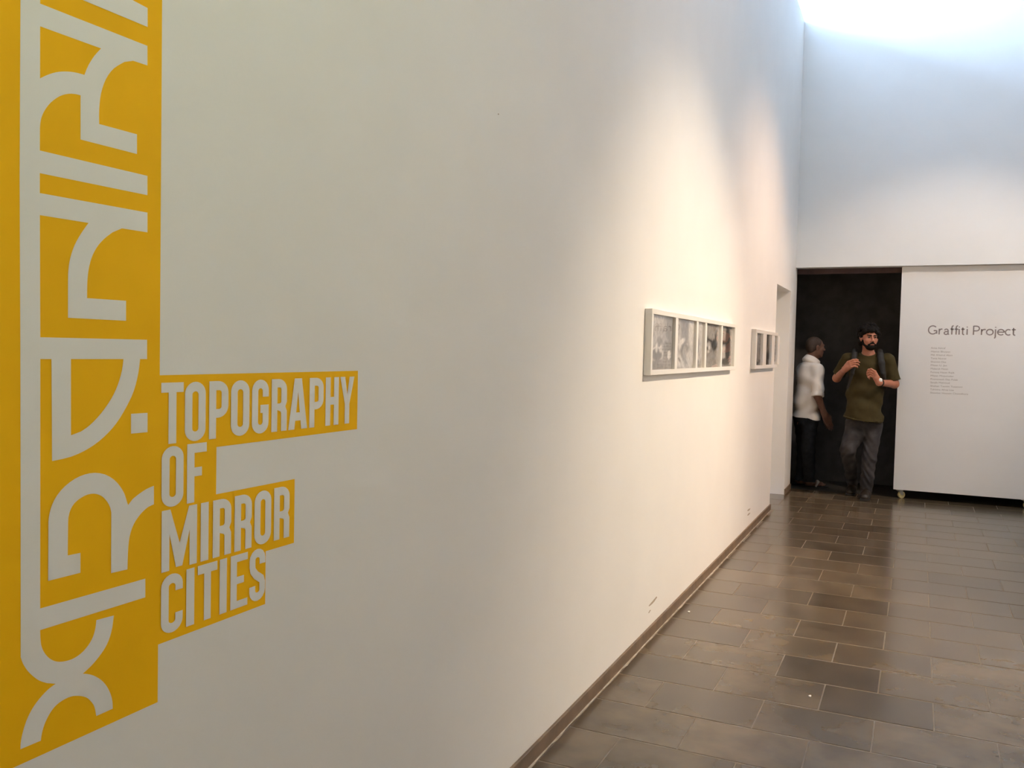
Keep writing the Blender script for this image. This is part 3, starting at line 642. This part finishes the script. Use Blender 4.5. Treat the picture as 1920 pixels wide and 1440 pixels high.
def hand(wrist, knuck, side, curl, palm_n, closed=1.0, k=0.007):
    """palm from wrist to knuckles; side = direction from little finger to index; palm_n = way the fingers curl; fingers of unequal length"""
    w, kn = Vector(wrist), Vector(knuck); s = Vector(side).normalized(); pn = Vector(palm_n).normalized(); d = (kn-w).normalized(); out = []
    out += [cone(w, 0.027, w+(kn-w)*0.5, 0.027, k=0.02)]
    for j, (o_, ln) in enumerate(((0.030,0.088),(0.010,0.098),(-0.010,0.090),(-0.029,0.072))):
        root = kn+s*o_
        out.append(cone(w+s*o_*0.5, 0.017, root, 0.0125, k=0.012))
        a0 = curl*(0.85+0.12*j); p = root; segs = (0.46, 0.31, 0.23); rr = (0.0105, 0.0095, 0.0085, 0.0070); ang = a0*0.55
        for q in range(3):
            dr = d*math.cos(ang)+pn*math.sin(ang); p2 = p+dr*ln*segs[q]; out.append(cone(p, rr[q], p2, rr[q+1], k=0.004)); p = p2; ang += a0*closed
    t0 = w+(kn-w)*0.30+s*0.022; t1 = t0+s*0.022+d*0.030+pn*0.012; t2 = t1+d*0.026+pn*0.016-s*0.006; t3 = t2+d*0.020+pn*0.010-s*0.012
    out += chain([t0,t1,t2,t3], [0.017,0.0125,0.0105,0.008], k=0.006)
    return out
def head_prims(c, fwd, up=(0,0,1), sc=1.0):
    x, y, z = frame3(fwd, up); L = lambda a,b,e: Vector(c)+(x*a+y*b+z*e)*sc; R = (x,y,z); S = lambda *r: tuple(q*sc for q in r)
    pr = [ell(L(0,-.012,.030), S(.074,.094,.086), R), ell(L(0,.030,-.045), S(.056,.060,.066), R, k=.03), ell(L(0,.062,-.092), S(.026,.022,.020), R, k=.025),
          ell(L(.036,.058,-.020), S(.026,.022,.024), R, k=.02), ell(L(-.036,.058,-.020), S(.026,.022,.024), R, k=.02),
          cone(L(-.034,.078,.030), .011*sc, L(.034,.078,.030), .011*sc, k=.014),
          cone(L(0,.084,.018), .008*sc, L(0,.106,-.022), .012*sc, k=.008), ell(L(.013,.094,-.027), S(.009,.010,.008), R, k=.006), ell(L(-.013,.094,-.027), S(.009,.010,.008), R, k=.006),
          ell(L(0,.084,-.056), S(.024,.012,.012), R, k=.01)]
    for sg in (-1, 1):
        pr += [ell(L(sg*.078,-.004,-.004), S(.010,.020,.031), R, k=.006), ell(L(sg*.086,-.010,.012), S(.006,.016,.016), R, k=.006)]
    subs = [ell(L(sg*.031,.092,.012), S(.015,.013,.009), R, k=.008) for sg in (-1, 1)]
    return pr, subs, L, R

# ---- the man in the olive T-shirt walking out of the dark room
MY = 9.46
Mp = lambda px, py, dy=0.0: P(px, py, MY+dy)
man = empty('person', (Mp(1622,938).x, MY, 0), 'curly-haired bearded person in olive T-shirt and faded jeans stepping out of the dark opening', 'person')
hd, hsub, HL, HR = head_prims(Mp(1629.5,634.5,-.02), (0.40,-0.91,-0.02))
shL, shR = Mp(1590,673,.02), Mp(1665,675,.02)
elL, elR = Mp(1569,709,.10), Mp(1677,720,.03)
wrL, wrR = Mp(1584,692.5,-.15), Mp(1648,717.5,-.20)
hipL, hipR = Mp(1603,797,.02), Mp(1637,798,.02)
knL, knR = Mp(1589,843,-.09), Mp(1630,856,-.03)
anL, anR = Mp(1598,903,.26), Mp(1624.5,915.5,.02)
kL, kR = Mp(1594,683.5,-.19), Mp(1639.5,702,-.215)
skin = hd + [cone(HL(0,-.018,-.075), .052, Mp(1628,668,.02), .058, k=.03), cone(Mp(1628,672,.02), .07, Mp(1620,780,.02), .12, k=.04),
        cone(shL,.05,shR,.05,k=.03)] + chain([shL,elL,wrL],[.048,.040,.026],k=.02) + chain([shR,elR,wrR],[.048,.042,.027],k=.02)
skin += chain([hipL,knL,anL],[.075,.052,.038],k=.03) + chain([hipR,knR,anR],[.075,.052,.038],k=.03)
skin += hand(wrL, kL, (-0.35,0.0,0.95), 0.9, (0.75,0.45,-0.2), 0.75) + hand(wrR, kR, (0.15,-0.2,0.95), 1.15, (-0.75,0.25,-0.35), 0.85)
body('body', skin, 0.0042, 'skin', man, subs=hsub)
# face details
for sg in (-1, 1):
    e = body('eye', [ell(HL(sg*.031,.083,.012), (.0125,.011,.0085), HR)], 0.002, 'eye', man)
    i_ = body('iris', [ell(HL(sg*.031+.003,.0925,.012), (.0065,.0035,.0065), HR)], 0.0012, 'iris', man)
    body('eyebrow', [cone(HL(sg*.014,.094,.030), .0055, HL(sg*.048,.081,.033), .0045)], 0.002, 'hair', man)
body('lips', [ell(HL(0,.0945,-.060), (.021,.007,.0065), HR)], 0.002, 'lip', man)
rr = np.random.default_rng(3)
bd = [ell(HL(0,.050,-.088), (.047,.046,.032), HR), ell(HL(0,.074,-.088), (.030,.024,.024), HR), cone(HL(-.054,.020,-.060), .013, HL(-.034,.066,-.088), .016), cone(HL(.054,.020,-.060), .013, HL(.034,.066,-.088), .016),
      cone(HL(-.058,.008,-.030), .010, HL(-.054,.020,-.060), .012), cone(HL(.058,.008,-.030), .010, HL(.054,.020,-.060), .012),
      cone(HL(-.003,.098,-.043), .0085, HL(-.034,.083,-.064), .0065), cone(HL(.003,.098,-.043), .0085, HL(.034,.083,-.064), .0065), cone(HL(-.034,.083,-.064), .0065, HL(-.030,.078,-.085), .010), cone(HL(.034,.083,-.064), .0065, HL(.030,.078,-.085), .010)]
body('beard', bd, 0.003, 'hair', man, k=.010, wob=lambda x,y,z: 0.0014*np.sin(430*x)*np.sin(390*z)*np.sin(360*y))
hr = [ell(HL(0,-.022,.058), (.084,.098,.078), HR, cut=[(HL(0,.070,.040), tuple(HR[1]))]), ell(HL(0,-.055,.0), (.082,.062,.085), HR)]
for q in range(230):
    v = rr.normal(size=3); v /= np.linalg.norm(v); a, b_, e_ = v[0]*.086, v[1]*.102-.018, v[2]*.088+.046
    if e_ < -.055: continue
    if b_ > .030 and e_ < .062: continue
    if b_ > .0 and e_ < .02 and abs(a) > .05: continue
    o_ = 1+.16*rr.random(); hr.append(ell(HL(a*o_, b_*o_, (e_-.046)*o_+.046), (.013+.010*rr.random(),)*3, k=.004))
for a, b_, e_ in ((-.055,.055,.075),(-.03,.075,.083),(.0,.083,.088),(.03,.076,.084),(.055,.055,.074),(-.07,.035,.055),(.07,.035,.055),(-.05,.066,.060),(-.078,.005,.02),(-.08,-.02,-.02),(.078,.0,.022),(.082,-.02,-.03),(-.06,-.06,-.06),(.06,-.06,-.06)):
    hr.append(ell(HL(a, b_, e_), (.021,)*3, k=.006))
body('hair', hr, 0.0042, 'hair', man, k=.005, wob=lambda x,y,z: 0.0030*np.sin(210*x+90*z)*np.sin(190*y-60*x)*np.sin(230*z+50*y))
# olive T-shirt
hemA, hemB = Mp(1580,781.5), Mp(1657,791.5); hv = (hemB-hemA).normalized(); hn = Vector((hv.z, 0, -hv.x)); hn = tuple(hn if hn.z < 0 else -hn)
dirL = (elL-shL).normalized(); dirR = (elR-shR).normalized()
HC = [(hemA, hn)]
sh = [cone(Mp(1596,674,.02), .058, Mp(1659,675,.02), .058, k=.05), ell(Mp(1627,697,.02), (.182,.122,.165), k=.05), ell(Mp(1621.5,742,.015), (.178,.125,.20), k=.05, cut=HC),
      ell(Mp(1618.5,784,.015), (.194,.136,.13), k=.05, cut=HC), cone(Mp(1617,768,.0), .15, Mp(1620,796,.0), .16, k=.03, cut=HC), ell(Mp(1628,668,.015), (.085,.07,.055), k=.03),
      cone(shL, .064, elL, .062, k=.03, cut=[(shL.lerp(elL,.80), tuple(dirL))]), cone(shR, .066, elR, .066, k=.03, cut=[(shR.lerp(elR,.86), tuple(dirR))])]
def wr1(x, y, z):
    u = x*.9+z*.5; return (0.004*np.sin(26*u+6*np.sin(9*z)) + 0.0035*np.sin(41*z-22*x+4*np.sin(13*x)))*np.clip((1.50-z)*2.0, .25, 1)
sleeve_sub = [ell(HL(0,.0,-.128), (.070,.072,.050), k=.012)]
body('t_shirt', sh, 0.0055, 'olive', man, wob=wr1, subs=sleeve_sub)
body('shirt_hem', [cone(Mp(1582,780.5,-.11), .006, Mp(1600,786,-.155), .006), cone(Mp(1600,786,-.155), .006, Mp(1625,790,-.165), .006), cone(Mp(1625,790,-.165), .006, Mp(1645,791,-.14), .006), cone(Mp(1645,791,-.14), .006, Mp(1655,790.5,-.09), .006)], 0.003, 'olive', man)
# jeans
jn = [ell(Mp(1619,792,.02), (.168,.112,.105), k=.04), cone(hipL, .088, knL, .070, k=.03), cone(knL, .070, anL, .056, k=.02), cone(hipR, .090, knR, .069, k=.03), cone(knR, .068, anR, .060, k=.02, cut=[(anR-Vector((0,0,.035)), (0,0,-1))]),
      cone(Mp(1606,812,-.03), .086, Mp(1592,838,-.08), .075, k=.02)]
body('jeans', jn, 0.0055, 'denim', man, wob=lambda x,y,z: 0.0035*np.sin(70*z+9*np.sin(14*x))*np.clip((.75-z)*3,.2,1)+0.002*np.sin(33*z+40*x))
def boot(an, toe, nm, parent, m1, m2, h=0.075):
    a = Vector(an); t = Vector(toe); a0 = Vector((a.x, a.y, t.z)); d = (t-a0).normalized(); heel = a0-d*.045
    up = Vector((0,0,1))
    o = body(nm, [cone(a+up*.02, .052, heel+up*.058, .044, k=.03), cone(heel+up*.040, .038, a0+d*.06+up*.045, .043, k=.03), cone(a0+d*.05+up*.042, .043, t-d*.035+up*.030, .036, k=.03)], 0.005, m1, parent, k=.02)
    s = body('sole', [cone(heel+up*.008, .042, t-d*.03+up*.008, .044, cut=[(a0+up*.018, (0,0,1)), (a0, (0,0,-1))])], 0.004, m2, parent); nest(s, o); return o
toeR = floor_at(1620.5, 939.5); boot(Vector((anR.x, anR.y, .10)), toeR, 'boot', man, 'boot', 'sole')
toeL = floor_at(1596, 923); boot(Vector((anL.x, anL.y+.0, .10)), Vector((toeL.x, anL.y-.20, .0)), 'boot', man, 'boot', 'sole')
# watch
dw = (elR-wrR).normalized(); wc = wrR+dw*.030
bx_, by_, bz_ = frame3(dw)
strapw = body('watch', [ell(wc, (.0385,.013,.0385), (bx_, by_, bz_))], 0.003, 'strap', man)
wd_ = body('watch_dial', [ell(wc+Vector((-.004,-.038,.026)), (.020,.021,.022), (bx_, by_, bz_))], 0.002, 'watch', man); nest(wd_, strapw)
# rucksack with its two straps
bk = empty('rucksack', (Mp(1625,700).x, MY+.2, Mp(1625,760).z), 'black rucksack worn on the back by its two shoulder straps', 'backpack')
body('pack', [ell(Mp(1627,712,.235), (.135,.075,.22), k=.03), ell(Mp(1627,745,.245), (.14,.08,.14), k=.03)], 0.007, 'strap', bk)
body('strap', chain([Mp(1602,668,.15), Mp(1603,658,.06), Mp(1602.5,664,-.043), Mp(1601,679,-.108), Mp(1598,700,-.128), Mp(1589,728,-.09)], [.018,.023,.026,.026,.018,.010], k=.01), 0.004, 'strap', bk)
body('strap', chain([Mp(1652,669,.15), Mp(1650,659,.06), Mp(1650.5,665,-.038), Mp(1653,681,-.100), Mp(1656,700,-.108), Mp(1661,728,-.05)], [.018,.024,.030,.031,.024,.012], k=.01), 0.004, 'strap', bk)

# ---- the man in the white shirt turned away inside the opening
NY_ = 9.83
Np = lambda px, py, dy=0.0: P(px, py, NY_+dy)
mn = empty('person', (Np(1514,915).x, NY_, 0), 'short-haired person in untucked white shirt and dark trousers standing turned away inside the dark opening', 'person')
FW = Vector((0.80, 0.60, 0)); RT = Vector((0.60, -0.80, 0)); UP = Vector((0,0,1)); TR = (RT, FW, UP)
hd2, hs2, GL, GR = head_prims(Np(1529,651.5), (0.88, 0.47, -0.03), sc=0.93)
nb = Np(1519,676); ch = Np(1517,706); be = Np(1513,750); pe = Np(1511,785)
s_r = Np(1519,692)+RT*.15; s_l = Np(1519,692)-RT*.15
e_r = Np(1533,742,-.20); w_r = Np(1545,774,-.13); e_l = Np(1520,742,.20); w_l = Np(1545,775,.18)
h_r = pe+RT*.08; h_l = pe-RT*.08
k_r = Np(1516,845,-.06); k_l = Np(1507,845,.08)
a_r = Np(1518,903,-.02); a_l = Np(1501,900,.05)
k2 = Np(1549.5,784,-.11)
sk2 = hd2 + [cone(GL(0,-.020,-.075), .050, nb, .055, k=.03), cone(nb, .07, pe, .11, k=.04), cone(s_r,.05,s_l,.05,k=.03)] + chain([s_r,e_r,w_r],[.045,.040,.027],k=.02) + chain([s_l,e_l,w_l],[.045,.038,.027],k=.02)
sk2 += chain([h_r,k_r,a_r],[.07,.05,.036],k=.03) + chain([h_l,k_l,a_l],[.07,.05,.036],k=.03)
sk2 += hand(w_r, k2, (0.75,0.5,0.2), 0.5, (0.2,0.5,-0.5), 0.5) + hand(w_l, w_l+Vector((.03,.01,-.08)), (0.8,0.5,0.2), 0.5, (0.2,-0.5,-0.3), 0.5)
FD = Vector((0.93, 0.36, 0)).normalized()
feet = []
for an, px, py in ((a_r, 1519, 913), (a_l, 1501, 909)):
    g = floor_at(px, py, 0.0); g = Vector((g.x, g.y, 0.0)); feet.append(g)
    an2 = Vector((g.x+.01, g.y, .09))
    sk2 += [cone(an, .036, an2, .034, k=.02), cone(an2-UP*.02, .036, g-FD*.03+UP*.045, .032, k=.02), cone(g+UP*.045, .034, g+FD*.115+UP*.034, .026, k=.02)]
    sd_ = Vector((FD.y, -FD.x, 0))
    for j, o_ in enumerate((-.030,-.014,.0,.013,.025)):
        sk2.append(cone(g+FD*.11+sd_*o_+UP*.03, .013-.001*j, g+FD*(.165-.008*j)+sd_*o_*1.1+UP*.026, .0105-.0006*j, k=.006))
body('body', sk2, 0.0045, 'skin2', mn, subs=hs2)
for g in feet:
    sd_ = Vector((FD.y, -FD.x, 0))
    so = body('sandal', [cone(g-FD*.06+UP*.010, .040, g+FD*.15+UP*.010, .044, cut=[(g+UP*.016, (0,0,1)), (g+UP*.0005, (0,0,-1))])], 0.004, 'sole', mn)
    st = body('strap', chain([g+FD*.05+sd_*.045+UP*.018, g+FD*.075+sd_*.028+UP*.062, g+FD*.08-sd_*.02+UP*.062, g+FD*.055-sd_*.045+UP*.018], [.011]*4), 0.004, 'sandal', mn); nest(st, so)
body('hair', [ell(GL(0,-.020,.036), (.0735,.087,.081), GR, cut=[(GL(0,.035,.03), tuple((GR[1]*.8-GR[2]*.6)))]), ell(GL(0,-.052,.0), (.066,.048,.070), GR, cut=[(GL(0,.035,.03), tuple((GR[1]*.8-GR[2]*.6)))])], 0.004, 'hair2', mn, k=.02)
H2 = [(Np(1513,783.5), (-.13,0,-.99))]
hs_ = [cone(s_r-RT*.02-UP*.0, .056, s_l+RT*.02, .056, k=.05), ell(ch, (.185,.118,.17), TR, k=.05), ell(be, (.178,.125,.19), TR, k=.05, cut=H2), ell(Np(1512,786), (.180,.132,.13), TR, k=.05, cut=H2),
       cone(nb-UP*.025, .066, nb-UP*.06, .095, k=.04),
       cone(s_r, .064, e_r, .060, k=.03, cut=[(s_r.lerp(e_r,.97), tuple((e_r-s_r).normalized()))]), cone(s_l, .064, e_l, .060, k=.03, cut=[(s_l.lerp(e_l,.97), tuple((e_l-s_l).normalized()))])]
body('shirt', hs_, 0.0055, 'shirt', mn, wob=lambda x,y,z: 0.004*np.sin(30*x+14*y+5*np.sin(11*z))*np.clip((1.35-z)*3,.2,1)+0.003*np.sin(38*z+20*x), label='untucked white shirt')
bc = s_r.lerp(e_r,.95); dx = (e_r-s_r).normalized()
body('cuff', [cone(bc-dx*.02, .064, bc+dx*.03, .064, cut=[(bc+dx*.025, tuple(dx)), (bc-dx*.02, tuple(-dx))])], 0.004, 'shirt', mn)
# collar: a band that slopes from nape to throat
cx_, cy_, cz_ = GR; cf = Vector((FW.x, FW.y, 0))
cen = Np(1522.5,675.5); nrm_c = (UP*.87+cf*.50).normalized(); xa = cf.cross(UP).normalized(); ya = nrm_c.cross(xa)
ring_p = [cen+xa*.064*math.cos(a)+ya*.072*math.sin(a) for a in np.linspace(0, 2*math.pi, 25)]
body('collar', [cone(ring_p[i]-nrm_c*.026, .018, ring_p[i]+nrm_c*.012, .009, k=.03) for i in range(24)], 0.004, 'shirt', mn)
body('trousers', [ell(pe, (.160,.112,.11), TR, k=.04), cone(h_r,.085,k_r,.068,k=.03), cone(k_r,.068,Vector((a_r.x,a_r.y,.085)),.058,k=.02,cut=[(Vector((0,0,.07)),(0,0,-1))]), cone(h_l,.085,k_l,.068,k=.03), cone(k_l,.068,Vector((a_l.x,a_l.y,.085)),.058,k=.02,cut=[(Vector((0,0,.07)),(0,0,-1))])], 0.006, 'darkdenim', mn, wob=lambda x,y,z: 0.003*np.sin(60*z+9*np.sin(14*x)))
